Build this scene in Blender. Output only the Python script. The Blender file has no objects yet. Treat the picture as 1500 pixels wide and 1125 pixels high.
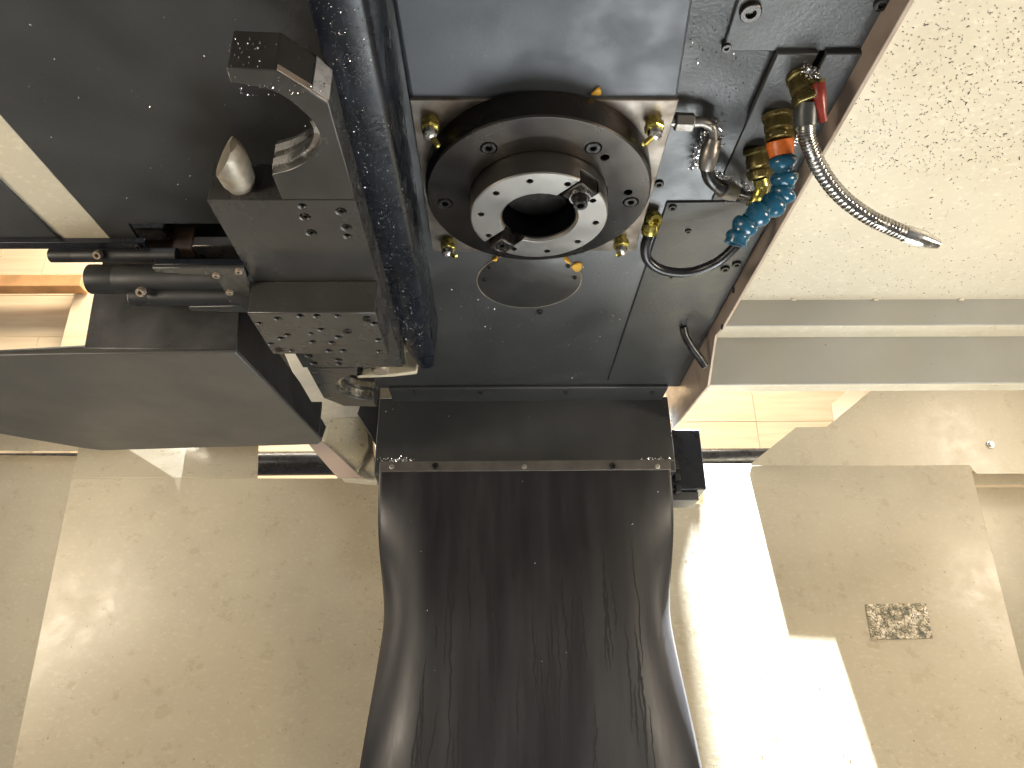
import bpy, math, random
from mathutils import Vector, Matrix
random.seed(7)
sc = bpy.context.scene
col = sc.collection
R = math.radians
# ------------------------------------------------------------------ camera
CAM = Vector((0, 0, 1.30)); PITCH, YAW, ROLL, F = R(24.0), R(1.0), R(0.7), 1080.0
fw = Vector((math.sin(YAW)*math.cos(PITCH), math.cos(YAW)*math.cos(PITCH), math.sin(PITCH)))
r0 = Vector((math.cos(YAW), -math.sin(YAW), 0)); u0 = r0.cross(fw)
rt = r0*math.cos(ROLL) - u0*math.sin(ROLL); up = r0*math.sin(ROLL) + u0*math.cos(ROLL)
cd = bpy.data.cameras.new('camera'); cam = bpy.data.objects.new('camera', cd); col.objects.link(cam)
cam.matrix_world = Matrix(((rt.x, up.x, -fw.x, CAM.x), (rt.y, up.y, -fw.y, CAM.y), (rt.z, up.z, -fw.z, CAM.z), (0, 0, 0, 1)))
cd.sensor_fit = 'HORIZONTAL'; cd.sensor_width = 36.0; cd.lens = 36.0*F/1500; cd.clip_start = .01; cd.clip_end = 60
sc.camera = cam
# ------------------------------------------------------------------ light
sc.view_settings.view_transform = 'Standard'; sc.view_settings.look = 'None'
sc.view_settings.exposure = 0.22; sc.view_settings.gamma = 1.0
w = bpy.data.worlds.new('World'); sc.world = w; w.use_nodes = True
bg = w.node_tree.nodes['Background']; bg.inputs[0].default_value = (1.0, .98, .96, 1); bg.inputs[1].default_value = 0.20
H = CAM.z
def aim(o, d): o.rotation_euler = Vector(d).to_track_quat('-Z', 'Y').to_euler()
def area(name, loc, tgt, sx, sy, power, colr):
    l = bpy.data.lights.new(name, 'AREA'); l.shape = 'RECTANGLE'; l.size = sx; l.size_y = sy; l.energy = power; l.color = colr
    o = bpy.data.objects.new(name, l); col.objects.link(o); L = Vector(loc)+Vector((0, 0, H)); o.location = L
    aim(o, Vector(tgt)+Vector((0, 0, H))-L); return o
def spot(name, loc, tgt, ang, power, colr, rad=.06, blend=.1):
    l = bpy.data.lights.new(name, 'SPOT'); l.spot_size = R(ang); l.spot_blend = blend; l.energy = power; l.color = colr; l.shadow_soft_size = rad
    o = bpy.data.objects.new(name, l); col.objects.link(o); L = Vector(loc)+Vector((0, 0, H)); o.location = L
    aim(o, Vector(tgt)+Vector((0, 0, H))-L); return o
WARM = (1, .87, .69)
area('work_light_right', (1.15, .05, .0), (.75, .9, .55), .5, .12, 11, WARM)
area('chute_lamp_right', (1.36, 1.10, .56), (.3, 1.3, .15), .12, .5, 4.0, WARM)
area('chute_lamp_left', (-1.12, 1.08, .56), (-.2, 1.25, .15), .12, .5, 3.6, WARM)
area('work_light_left', (-1.05, .05, .05), (-.6, 1.1, .3), .5, .12, 9, WARM)
area('door_light', (.05, -.62, 1.45), (.05, .7, -.5), 1.2, .5, 26, (.94, .97, 1.0))
area('workshop_lamp', (-.2, 1.95, 2.3), (-.3, 2.7, 1.1), 2.6, .3, 95, (1, .9, .74))
# ------------------------------------------------------------------ helpers
# coordinates below are metres measured from the lens height: z = 0 is the lens height
def ray(px, py): return fw + rt*((px-750)/F) + up*((562.5-py)/F)
def at(px, py, Z=None, Y=None, X=None, plane=None):
    d = ray(px, py)
    if Z is not None: return d*(Z/d.z)
    if Y is not None: return d*(Y/d.y)
    if X is not None: return d*(X/d.x)
    P, n = plane; return d*(P.dot(n)/d.dot(n))
def px(P):
    P = Vector(P); d = P.dot(fw); return (750+F*P.dot(rt)/d, 562.5-F*P.dot(up)/d)
V = Vector
def frame_from(d):
    d = V(d).normalized(); a = V((0, 0, 1)) if abs(d.z) < .9 else V((1, 0, 0))
    u = d.cross(a).normalized(); return u, d.cross(u).normalized(), d
def spline(pts, n=8):
    pts = [V(p) for p in pts]; out = []; P = [pts[0]*2-pts[1]]+pts+[pts[-1]*2-pts[-2]]
    for i in range(1, len(P)-2):
        for k in range(n):
            t = k/n; a, b, c, d = P[i-1], P[i], P[i+1], P[i+2]
            out.append(.5*((2*b)+(c-a)*t+(2*a-5*b+4*c-d)*t*t+(3*b-a-3*c+d)*t**3))
    out.append(pts[-1]); return out
class MB:
    def __init__(s): s.v = []; s.f = []
    def add(s, vs, fs):
        b = len(s.v); s.v += [V(p) for p in vs]; s.f += [tuple(b+i for i in f) for f in fs]; return s
    def prism(s, poly, vec):
        vec = V(vec); n = len(poly); poly = [V(p) for p in poly]
        s.add(poly+[p+vec for p in poly], [tuple(range(n)), tuple(range(2*n-1, n-1, -1))]+[(i, i+n, (i+1) % n+n, (i+1) % n) for i in range(n)]); return s
    def box(s, a, b):
        x0, y0, z0 = a; x1, y1, z1 = b
        return s.prism([(x0, y0, z0), (x1, y0, z0), (x1, y1, z0), (x0, y1, z0)], (0, 0, z1-z0))
    def tube(s, path, rad, seg=14, cap=True):
        path = [V(p) for p in path]; n = len(path)
        if not isinstance(rad, (list, tuple)): rad = [rad]*n
        u = None; vs = []; fs = []
        for i, p in enumerate(path):
            t = (path[min(i+1, n-1)]-path[max(i-1, 0)]).normalized()
            if u is None: u, vv, _ = frame_from(t)
            else: u = (u-t*u.dot(t)).normalized(); vv = t.cross(u)
            for k in range(seg):
                a = 2*math.pi*k/seg; vs.append(p+(u*math.cos(a)+vv*math.sin(a))*rad[i])
        for i in range(n-1):
            for k in range(seg):
                k2 = (k+1) % seg; fs.append((i*seg+k, i*seg+k2, (i+1)*seg+k2, (i+1)*seg+k))
        if cap: fs += [tuple(range(seg-1, -1, -1)), tuple(range((n-1)*seg, n*seg))]
        return s.add(vs, fs)
    def lathe(s, prof, c, d=(0, 0, -1), seg=24, closed=False):
        u, vv, d = frame_from(d); c = V(c); vs = []; fs = []; n = len(prof)
        for (r, h) in prof:
            for k in range(seg):
                a = 2*math.pi*k/seg; vs.append(c+d*h+(u*math.cos(a)+vv*math.sin(a))*r)
        for i in range(n if closed else n-1):
            j = (i+1) % n
            for k in range(seg):
                k2 = (k+1) % seg; fs.append((i*seg+k, i*seg+k2, j*seg+k2, j*seg+k))
        if not closed:
            fs.append(tuple(range(seg-1, -1, -1))); fs.append(tuple(range((n-1)*seg, n*seg)))
        return s.add(vs, fs)
    def sliver(s, p, n, ln, wd, ang, th=.0006):
        u, vv, n = frame_from(n); a = u*math.cos(ang)+vv*math.sin(ang); b = n.cross(a)
        p = V(p); k = random.uniform(-.35, .35)
        A = [p-a*ln*.5-b*wd*.5, p-a*ln*.5+b*wd*.5, p+b*(wd*.5+ln*k*.4)+n*th, p+a*ln*.5+b*wd*.4, p+a*ln*.5-b*wd*.4, p+b*(ln*k*.4-wd*.5)+n*th]
        s.add([q+n*th for q in A]+[q-n*th*.3 for q in A], [(0, 1, 2, 5), (5, 2, 3, 4), (6, 11, 8, 7), (11, 10, 9, 8), (0, 6, 7, 1), (1, 7, 8, 2), (2, 8, 9, 3), (3, 9, 10, 4), (4, 10, 11, 5), (5, 11, 6, 0)])
    def mesh(s, name, cut=None):
        m = bpy.data.meshes.new(name); m.from_pydata(s.v, [], s.f); m.validate(); 
        import bmesh
        b = bmesh.new(); b.from_mesh(m); bmesh.ops.recalc_face_normals(b, faces=b.faces); b.to_mesh(m); b.free()
        if cut:
            o = bpy.data.objects.new('tmp', m); c = bpy.data.objects.new('tmpc', cut.mesh('tmpc')); col.objects.link(o); col.objects.link(c)
            md = o.modifiers.new('b', 'BOOLEAN'); md.operation = 'DIFFERENCE'; md.solver = 'EXACT'; md.object = c
            dg = bpy.context.evaluated_depsgraph_get(); m2 = bpy.data.meshes.new_from_object(o.evaluated_get(dg))
            cm = c.data; bpy.data.objects.remove(o); bpy.data.objects.remove(c); bpy.data.meshes.remove(m); bpy.data.meshes.remove(cm); m = m2; m.name = name
        return m
    def build(s, name, mat, parent=None, bevel=0, ang=35, cut=None, base=False, segs=2):
        m = s.mesh(name, cut)
        vs = [v.co for v in m.vertices]
        lo = V((min(v.x for v in vs), min(v.y for v in vs), min(v.z for v in vs))); hi = V((max(v.x for v in vs), max(v.y for v in vs), max(v.z for v in vs)))
        c = (lo+hi)/2
        if base: c.z = lo.z
        m.transform(Matrix.Translation(-c))
        m.shade_smooth() if hasattr(m, 'shade_smooth') else None
        m.set_sharp_from_angle(angle=R(ang))
        m.materials.clear(); m.materials.append(mat)
        o = bpy.data.objects.new(name, m); col.objects.link(o)
        link(o, c, parent)
        if bevel:
            b = o.modifiers.new('bevel', 'BEVEL'); b.width = bevel; b.segments = segs; b.limit_method = 'ANGLE'; b.angle_limit = R(40); b.harden_normals = False
        return o
world_loc = {}
def link(o, c, parent):
    c = V(c); world_loc[o.name] = c.copy()
    if parent is None: o.location = c+V((0, 0, H))
    else: o.parent = parent; o.location = c-world_loc[parent.name]
def thing(name, label, cat, base, group=None):
    o = bpy.data.objects.new(name, None); col.objects.link(o); o.empty_display_size = .03
    link(o, base, None); tag(o, label, cat, group); return o
def tag(o, label, cat, group=None, kind=None):
    if label: o['label'] = label
    if cat: o['category'] = cat
    if group: o['group'] = group
    if kind: o['kind'] = kind
    return o
def copy_at(o, c, parent):
    n = o.copy(); col.objects.link(n); n.parent = None; link(n, c, parent); return n
# ------------------------------------------------------------------ materials
def nodes(name):
    m = bpy.data.materials.new(name); m.use_nodes = True; nt = m.node_tree; return m, nt, nt.nodes['Principled BSDF']
def noise(nt, scale, det=4, rough=.55, vec=None, stretch=None):
    tc = nt.nodes.new('ShaderNodeTexCoord'); n = nt.nodes.new('ShaderNodeTexNoise')
    n.inputs['Scale'].default_value = scale; n.inputs['Detail'].default_value = det; n.inputs['Roughness'].default_value = rough
    mp = nt.nodes.new('ShaderNodeMapping'); nt.links.new(tc.outputs['Object'], mp.inputs[0])
    if stretch: mp.inputs['Scale'].default_value = stretch
    nt.links.new(mp.outputs[0], n.inputs['Vector']); return n
def ramp(nt, src, stops):
    r = nt.nodes.new('ShaderNodeValToRGB'); nt.links.new(src, r.inputs[0]); e = r.color_ramp.elements
    while len(e) < len(stops): e.new(.5)
    for i, (p, c) in enumerate(stops):
        e[i].position = p; e[i].color = (c, c, c, 1) if not isinstance(c, tuple) else c+(1,)
    return r.outputs[0]
def mix(nt, fac, a, b, mode='MIX'):
    m = nt.nodes.new('ShaderNodeMix'); m.data_type = 'RGBA'; m.blend_type = mode
    for sock, val in ((m.inputs[0], fac), (m.inputs[6], a), (m.inputs[7], b)):
        if hasattr(val, 'links'): nt.links.new(val, sock)
        elif isinstance(val, tuple): sock.default_value = val+(1,)
        else: sock.default_value = val
    return m.outputs[2]
def bump(nt, bs, h, strength=.2, dist=.001):
    b = nt.nodes.new('ShaderNodeBump'); b.inputs['Strength'].default_value = strength; b.inputs['Distance'].default_value = dist
    nt.links.new(h, b.inputs['Height']); nt.links.new(b.outputs[0], bs.inputs['Normal'])
def simple(name, c, rough=.4, metal=0., var=.25, nscale=30, bumps=.1, bscale=400, stain=None, stain_amt=.5, stain_scale=14, rvar=.12, specks=None, coat=0.):
    m, nt, bs = nodes(name)
    n = noise(nt, nscale, 5)
    a = tuple(x*(1-var) for x in c); b = tuple(min(1, x*(1+var)) for x in c)
    cc = ramp(nt, n.outputs[0], [(.3, a), (.7, b)])
    if stain:
        n2 = noise(nt, stain_scale, 3, .5); f = ramp(nt, n2.outputs[0], [(.42, 0.), (.74, stain_amt)])
        cc = mix(nt, f, cc, stain)
    if specks:
        sc_, thr, scol = specks
        n3 = noise(nt, sc_, 2, .5); f = ramp(nt, n3.outputs[0], [(thr, 0.), (thr+.02, 1.)])
        cc = mix(nt, f, cc, scol)
    nt.links.new(cc, bs.inputs['Base Color'])
    n4 = noise(nt, nscale*1.7, 5)
    nt.links.new(ramp(nt, n4.outputs[0], [(.3, max(.03, rough-rvar)), (.7, min(1, rough+rvar))]), bs.inputs['Roughness'])
    bs.inputs['Metallic'].default_value = metal
    if coat: bs.inputs['Coat Weight'].default_value = coat; bs.inputs['Coat Roughness'].default_value = .15
    if bumps: bump(nt, bs, noise(nt, bscale, 3).outputs[0], bumps)
    return m
M = {}
M['dark'] = simple('dark_grey_paint', (.037, .038, .0385), .4, 0, .15, 9, .25, 260, specks=(420, .79, (.2, .2, .19)))
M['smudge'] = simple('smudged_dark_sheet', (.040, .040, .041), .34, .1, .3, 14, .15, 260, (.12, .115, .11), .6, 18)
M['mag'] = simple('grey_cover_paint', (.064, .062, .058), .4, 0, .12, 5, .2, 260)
M['arm'] = simple('semi_gloss_black_steel', (.062, .060, .057), .24, .3, .2, 12, .08, 300, specks=(300, .8, (.25, .24, .22)))
M['cool_lit_dark'] = simple('cool_lit_nose_paint', (.060, .067, .080), .5, 0, .08, 12, .1, 300, specks=(330, .79, (.45, .45, .45)))  # nose: cool front light put into a bluer, lighter dark paint
M['guard'] = simple('wet_black_guard', (.008, .010, .015), .30, 0, .3, 20, .2, 200)
M['guard'].node_tree.nodes['Principled BSDF'].inputs['Specular IOR Level'].default_value = .3
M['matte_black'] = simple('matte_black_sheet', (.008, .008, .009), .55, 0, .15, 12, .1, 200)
M['plate'] = simple('stained_steel_plate', (.22, .195, .17), .42, .65, .4, 34, .1, 300, (.075, .048, .025), .95, 30)
M['oxide'] = simple('black_oxide_steel', (.034, .032, .031), .25, .7, .12, 14, .03, 500, (.06, .048, .038), .4, 6, rvar=.06)
M['steel'] = simple('ground_steel', (.37, .355, .335), .34, 1, .05, 20, .02, 600, (.30, .27, .235), .4, 8, rvar=.04)
M['bore'] = simple('dark_bore', (.002, .002, .0025), .8, 0, .1, 30, 0)
M['bore'].node_tree.nodes['Principled BSDF'].inputs['Specular IOR Level'].default_value = 0
M['disc'] = simple('dark_disc', (.030, .030, .030), .42, .1, .2, 20, .08, 300, (.045, .042, .037), .5, 12)
M['worn'] = simple('worn_steel', (.36, .31, .255), .45, .45, .3, 50, .25, 180, (.16, .11, .05), .7, 45)
M['bright'] = simple('bright_steel', (.66, .65, .63), .24, 1, .15, 60, .05, 400)
M['rubbed'] = simple('rubbed_brown_steel', (.33, .27, .22), .5, .2, .2, 60, .2, 200)
M['polish'] = simple('polished_chipped_steel', (.62, .62, .64), .38, .35, .3, 120, .3, 250)
M['pin'] = simple('scratched_pin_steel', (.36, .32, .26), .5, .55, .35, 60, .4, 150, (.13, .095, .05), .7, 40)
M['hose_metal'] = simple('hose_steel', (.40, .385, .365), .26, 1, .15, 60, .05, 400)
M['cap'] = simple('dark_turned_steel', (.048, .046, .045), .25, .85, .12, 14, .02, 500, (.10, .075, .055), .5, 7, rvar=.06)
M['screw'] = simple('black_screw', (.035, .034, .033), .3, .6, .2, 90, 0)
M['screw_bright'] = simple('zinc_screw', (.5, .48, .44), .35, .9, .2, 90, 0)
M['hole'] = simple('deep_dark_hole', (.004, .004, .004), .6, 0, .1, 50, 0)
M['brass'] = simple('grimy_brass', (.20, .155, .055), .36, .8, .35, 70, .2, 300, (.04, .035, .015), .8, 60)
M['zinc'] = simple('yellow_zinc', (.50, .43, .12), .28, .9, .3, 90, .05, 300, (.2, .16, .03), .6, 80)
M['blue'] = simple('blue_plastic', (.008, .080, .150), .28, 0, .2, 60, .05, 300, (.015, .10, .15), .5, 90, coat=.3)
M['orange'] = simple('orange_plastic', (.72, .16, .02), .4, 0, .25, 90, .1, 300, (.25, .06, .02), .6, 70)
M['red'] = simple('red_vinyl', (.20, .022, .013), .33, 0, .3, 80, .05, 300)
M['hose'] = simple('black_hose', (.012, .012, .014), .3, 0, .2, 50, .05, 300)
M['sleeve'] = simple('dark_sleeve', (.05, .052, .05), .38, .3, .2, 50, .05, 300)
M['pipe'] = simple('dull_pipe_steel', (.26, .25, .235), .4, .85, .25, 60, .15, 300, (.1, .075, .05), .6, 50)
M['yellow'] = simple('yellow_sealant', (.6, .33, .035), .45, 0, .2, 90, .2, 200)
M['grey_shade'] = simple('grey_and_fold_shade', (.29, .295, .28), .4, 0, .08, 6, .15, 250, (.30, .27, .2), .3, 5, specks=(180, .76, (.05, .05, .045)))  # dimmer light on the upright folds is painted into this grey
M['pink'] = simple('brown_primer_plate', (.40, .30, .235), .4, .1, .15, 12, .1, 250, (.2, .14, .1), .4, 12)
M['strip'] = simple('brown_strip', (.44, .35, .28), .38, .2, .25, 25, .1, 250, (.14, .1, .07), .6, 25)
M['rust'] = simple('rusty_block', (.09, .05, .03), .5, .3, .4, 60, .3, 200)
M['bar'] = simple('clamp_bar_steel', (.115, .105, .095), .42, .5, .2, 30, .1, 300)
M['chip'] = simple('metal_chips', (.75, .76, .78), .22, 1, .15, 200, 0)
M['chip_dark'] = simple('dark_chips', (.05, .045, .035), .5, .4, .4, 100, 0)
M['tube_out'] = simple('workshop_pipe', (.02, .018, .018), .3, .1, .2, 20, 0)
def cream(name, c, rough, stain, speck, amt=.5, wet=True):
    m, nt, bs = nodes(name)
    n1 = noise(nt, 3.5, 6, .6); cc = ramp(nt, n1.outputs[0], [(.3, tuple(x*.86 for x in c)), (.7, tuple(min(1, x*1.08) for x in c))])
    n2 = noise(nt, 4, 3, .5); cc = mix(nt, ramp(nt, n2.outputs[0], [(.42, 0.), (.78, amt)]), cc, stain)
    n3 = noise(nt, 150, 5, .65, stretch=(.7, 1, 1.2)); cc = mix(nt, ramp(nt, n3.outputs[0], [(.54, 0.), (.68, .6)]), cc, tuple(min(1, x*1.22) for x in c))
    n5 = noise(nt, 150, 2, .5); cc = mix(nt, ramp(nt, n5.outputs[0], [(speck, 0.), (speck+.015, .8)]), cc, (.10, .085, .05))
    nt.links.new(cc, bs.inputs['Base Color'])
    n4 = noise(nt, 26, 6, .7); nt.links.new(ramp(nt, n4.outputs[0], [(.3, max(.05, rough-.16)), (.7, rough+.14)]), bs.inputs['Roughness'])
    nb = noise(nt, 60, 5, .6); bump(nt, bs, nb.outputs[0], .25, .0015)
    return m
M['cream'] = cream('cream_machine_paint', (.395, .342, .245), .36, (.335, .285, .198), .80, .35)
M['white'] = cream('off_white_paint', (.61, .565, .455), .4, (.55, .465, .31), .755, .5)
M['grime'] = cream('grimy_cream_paint', (.42, .36, .23), .45, (.22, .17, .09), .66, .9)
M['cream_stripe'] = cream('cream_strip_paint', (.56, .50, .38), .4, (.40, .34, .2), .82, .6)
M['bed'] = simple('oily_bed_plate', (.14, .135, .125), .5, .1, .12, 4, .1, 60, (.08, .08, .08), .3, 3)
# rubber: streaked, slightly glossy
m, nt, bs = nodes('black_rubber')
ns = noise(nt, 9, 5, .6, stretch=(3.2, 3.2, .35))
nt.links.new(ramp(nt, ns.outputs[0], [(.35, (.007, .0065, .0085)), (.5, (.0115, .0105, .0125)), (.66, (.020, .0185, .020))]), bs.inputs['Base Color'])
nr = noise(nt, 12, 6, .65, stretch=(2.4, 2.4, .5)); nt.links.new(ramp(nt, nr.outputs[0], [(.3, .34), (.7, .50)]), bs.inputs['Roughness'])
bump(nt, bs, noise(nt, 120, 4, .6, stretch=(1.2, 1.2, .6)).outputs[0], .12, .001); M['rubber'] = m
m, nt, bs = nodes('pale_wood')
nw = noise(nt, 6, 8, .6, stretch=(.6, 4, 9)); nt.links.new(ramp(nt, nw.outputs[0], [(.3, (.74, .56, .35)), (.7, (.85, .70, .48))]), bs.inputs['Base Color']); bs.inputs['Roughness'].default_value = .6; M['wood'] = m
M['beam'] = simple('orange_stained_beam', (.62, .33, .14), .5, 0, .2, 12, .1, 60)
# crackled residue
m, nt, bs = nodes('crackled_residue')
tc = nt.nodes.new('ShaderNodeTexCoord'); vo = nt.nodes.new('ShaderNodeTexVoronoi'); vo.feature = 'DISTANCE_TO_EDGE'; vo.inputs['Scale'].default_value = 110
nd = noise(nt, 70, 4); vm = nt.nodes.new('ShaderNodeVectorMath'); vm.operation = 'MULTIPLY_ADD'; nt.links.new(nd.outputs[1], vm.inputs[0]); vm.inputs[1].default_value = (.03, .03, .03); nt.links.new(tc.outputs['Object'], vm.inputs[2]); nt.links.new(vm.outputs[0], vo.inputs['Vector'])
nn = noise(nt, 60, 6, .7); base = ramp(nt, nn.outputs[0], [(.34, (.04, .075, .06)), (.44, (.2, .17, .1)), (.50, (.45, .38, .26)), (.60, (.72, .64, .5))])
nt.links.new(mix(nt, ramp(nt, vo.outputs[0], [(.02, 1.), (.1, 0.)]), base, (.04, .028, .014)), bs.inputs['Base Color']); bs.inputs['Roughness'].default_value = .35
bump(nt, bs, nn.outputs[0], .8, .004); M['residue'] = m
# ------------------------------------------------------------------ reference levels
ZP, ZD, ZN, ZU, ZF = .478, .451, .427, .500, .508
SP = at(789.5, 320.5, Z=ZN); sx, sy = SP.x, SP.y
# ================================================================== ENCLOSURE (setting)
# workshop wall of planks behind the machine
wall = MB().box((-3.0, 2.66, .2), (2.2, 2.72, 2.6)).build('wall', M['rust'], base=True); tag(wall, 'pale plank wall of the workshop behind the machine', None, kind='structure')
row = 0; z = .25
while z < 2.5:
    x = -3.0-(row % 3)*.23
    while x < 2.2:
        L = random.uniform(.6, .95); x1 = min(x+L-.002, 2.2); x0 = max(x, -3.0)
        if x1-x0 > .05:
            d = random.uniform(0, .005); MB().box((x0, 2.635-d, z), (x1, 2.659, z+.1882)).build('plank', M['wood'], wall)
        x += L
    z += .19; row += 1
bm_ = at(60, 408, Y=2.5); o = MB().box((-3, 2.5, bm_.z-.035), (bm_.x+.16, 2.56, bm_.z+.02)).build('beam', M['beam'], bevel=.004); tag(o, 'orange wooden beam crossing the pale planks outside the machine', 'beam')
b2 = at(118, 480, Y=2.52); o = MB().box((b2.x-.09, 2.565, .6), (b2.x+.05, 2.61, 1.62)).build('wooden_post', M['wood'], bevel=.003); tag(o, 'pale upright wooden post under the orange beam', 'post')
p0 = at(430, 685, Y=2.1); p1 = at(1080, 668, Y=2.1)
tb = MB().tube([(-1.6, 2.1, (p0.z+p1.z)/2), (1.05, 2.1, (p0.z+p1.z)/2)], .036, 24).build('drain_pipe', M['tube_out']); tag(tb, 'black horizontal pipe outside, behind the gaps in the back panels', 'pipe')

bed = MB().box((-1.6, -.2, -.56), (1.9, 1.7, -.53)).build('machine_bed', M['bed'], base=True); tag(bed, 'cream machine bed under the spindle', None, kind='structure')
TH = R(66); Y0 = 1.55; Z0 = Y0*math.tan(R(17.3)); PN = V((0, -math.sin(TH), math.cos(TH))); PP = V((0, Y0, Z0)); CH = (PP, PN)
def off(plane, d): return (plane[0]+plane[1]*d, plane[1])
def sheet(name, pts, plane, mat, th=.003, parent=None, bevel=.001):
    P = [at(a, b, plane=plane) for a, b in pts]; return MB().prism(P, plane[1]*(-th)).build(name, mat, parent, bevel=bevel, base=parent is None)
lch = thing('chip_chute', 'cream painted back chute left of the black rubber cover', 'panel', at(300, 1000, plane=CH), 'back chutes beside the rubber cover')
sheet('sheet', [(118, 640), (224, 700.5), (700, 700.5), (700, 1230), (-4, 1230)][0:0] or [(105, 700.5), (700, 700.5), (700, 1230), (-4, 1230)], CH, M['cream'], parent=lch)
# bent upper flange of the left chute
a_, b_ = at(105, 700.5, plane=CH), at(377, 700.5, plane=CH)
FL = (a_, V((0, -.80, .60)).normalized()); FLP = [at(x_, y_, plane=FL) for x_, y_ in ((105, 700), (377, 700), (379, 640), (119, 640))]
MB().prism(FLP, V((0, .003, -.002))).build('top_flange', M['cream'], lch, bevel=.001)
rch = thing('chip_chute', 'cream painted back chute right of the black rubber cover, carrying a crackled patch', 'panel', at(1250, 1000, plane=CH), 'back chutes beside the rubber cover')
sheet('sheet', [(880, 738), (1030, 738), (1030, 679.5), (1421, 679.5), (1560, 1230), (880, 1230)], CH, M['cream'], parent=rch)
DP = (V((0, 1.66, 0)), V((0, -1, 0)))
o = sheet('back_sheet', [(-260, 664), (160, 668), (60, 1230), (-320, 1230)], DP, M['cream']); tag(o, 'recessed cream panel past the left edge of the left chute', 'panel')
o = sheet('back_sheet', [(1380, 714), (1720, 714), (1820, 1230), (1500, 1230)], DP, M['cream']); tag(o, 'recessed cream panel past the right edge of the right chute', 'panel')
o = MB().prism([at(-260, 618, Y=1.62), at(140, 620, Y=1.62), at(140, 661, Y=1.62), at(-260, 657, Y=1.62)], (0, .004, 0)).build('rail_strip', M['cream'], bevel=.001); tag(o, 'cream rail strip over the recessed panel beside the left chute', 'rail')
o = MB().prism([at(1400, 690, Y=1.62), at(1720, 690, Y=1.62), at(1720, 709, Y=1.62), at(1400, 709, Y=1.62)], (0, .004, 0)).build('rail_strip', M['cream'], bevel=.001); tag(o, 'cream rail strip over the recessed panel beside the right chute', 'rail')
# upper right back sheet with the notched end
YS = Y0+.003
# column behind the head box, shading what lies behind it
us = thing('splash_sheet', 'cream splash sheet with stepped notched end above the right chute', 'panel', at(1300, 680, Y=YS))
MB().prism([at(a, b, Y=YS) for a, b in ((1100, 679), (1166, 626), (1211, 625), (1290, 560), (1400, 470), (1760, 180), (1900, 180), (1900, 692), (1431, 694), (1421, 682), (1101, 682))], (0, .0008, 0)).build('sheet', M['cream'], us)
bp = at(1450, 652, Y=YS); MB().lathe([(.009, 0), (.009, .003), (.006, .003), (.006, .010), (.0, .0105)], bp, (0, -1, 0), 6).build('bolt', M['screw_bright'], us)
o = MB().prism([at(a, b, Y=1.75) for a, b in ((1218, 592), (1240, 575), (1262, 552), (1310, 552), (1310, 622), (1222, 622))], (0, .003, 0)).build('end_bracket', M['pink']); tag(o, 'dull mauve bracket seen through the gap over the notched splash sheet', 'bracket')
# right roof: white ceiling, stepped folds in a shaded grey
sp_l0, sp_l1 = at(1278, 70, Z=ZU), at(1052, 448, Z=ZU); XS = (sp_l0.x+sp_l1.x)/2
ZC = .57; yc = at(1280, 439, Z=ZC).y
z1 = at(1280, 476, Y=yc).z; y2 = at(1280, 494, Z=z1).y; z2 = at(1280, 562, Y=y2).z; y3 = at(1280, 573, Z=z2).y
roof = thing('roof_guard', 'off-white splattered roof guard with two shaded grey folded steps at its rear', 'panel', (1.0, yc, z2))
XL = XS+.0055
MB().box((XL, -.35, ZC), (2.4, yc, ZC+.003)).build('ceiling_sheet', M['white'], roof)
MB().prism([(XL, yc+.0005, ZC+.003), (2.4, yc+.0005, ZC+.003), (2.4, yc+.0005, z1), (XL, yc+.0005, z1)], (0, .003, 0)).build('fold', M['grey_shade'], roof, bevel=.001)
MB().box((XL, yc+.004, z1), (2.4, y2, z1+.003)).build('ledge', M['white'], roof, bevel=.001)
MB().prism([(XL, y2+.0005, z1+.003), (2.4, y2+.0005, z1+.003), (2.4, y2+.0005, z2), (XL, y2+.0005, z2)], (0, .003, 0)).build('fold', M['grey_shade'], roof, bevel=.0015)
MB().box((XL, y2+.004, z2), (2.4, y3, z2+.003)).build('ledge', M['white'], roof, bevel=.001)
MB().box((XL+.0005, y2-.006, z2+.002), (XL+.0045, y2-.001, z1)).build('edge_strip', M['white'], roof)
for tx in (1162, 1282, 1407):
    q = at(tx, 439, Z=ZC-.001); MB().box((q.x-.004, q.y-.004, q.z-.0025), (q.x+.004, q.y, q.z+.0008)).build('weld_tab', M['white'], roof, bevel=.0008)
# ================================================================== SPINDLE HEAD
head = thing('spindle_head', 'dark grey machine spindle head casting with flat underside and sloped nose', 'machine', (sx, .75, ZP))  # the spindle head only, not the whole machine
YE = at(770, 568, Z=ZU).y; yb0 = at(1050, 154, Z=ZF).y; yb1 = at(1050, 178, Z=ZU).y; XLh = at(520, 500, Z=ZU).x
prof = [(-.1, ZF), (yb0, ZF), (yb1, ZU), (YE, ZU), (YE, .8), (-.1, .8)]
MB().prism([(XLh-.05, y, z) for y, z in prof], (XS-XLh+.05, 0, 0)).build('casting', M['dark'], head, bevel=.002)
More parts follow.
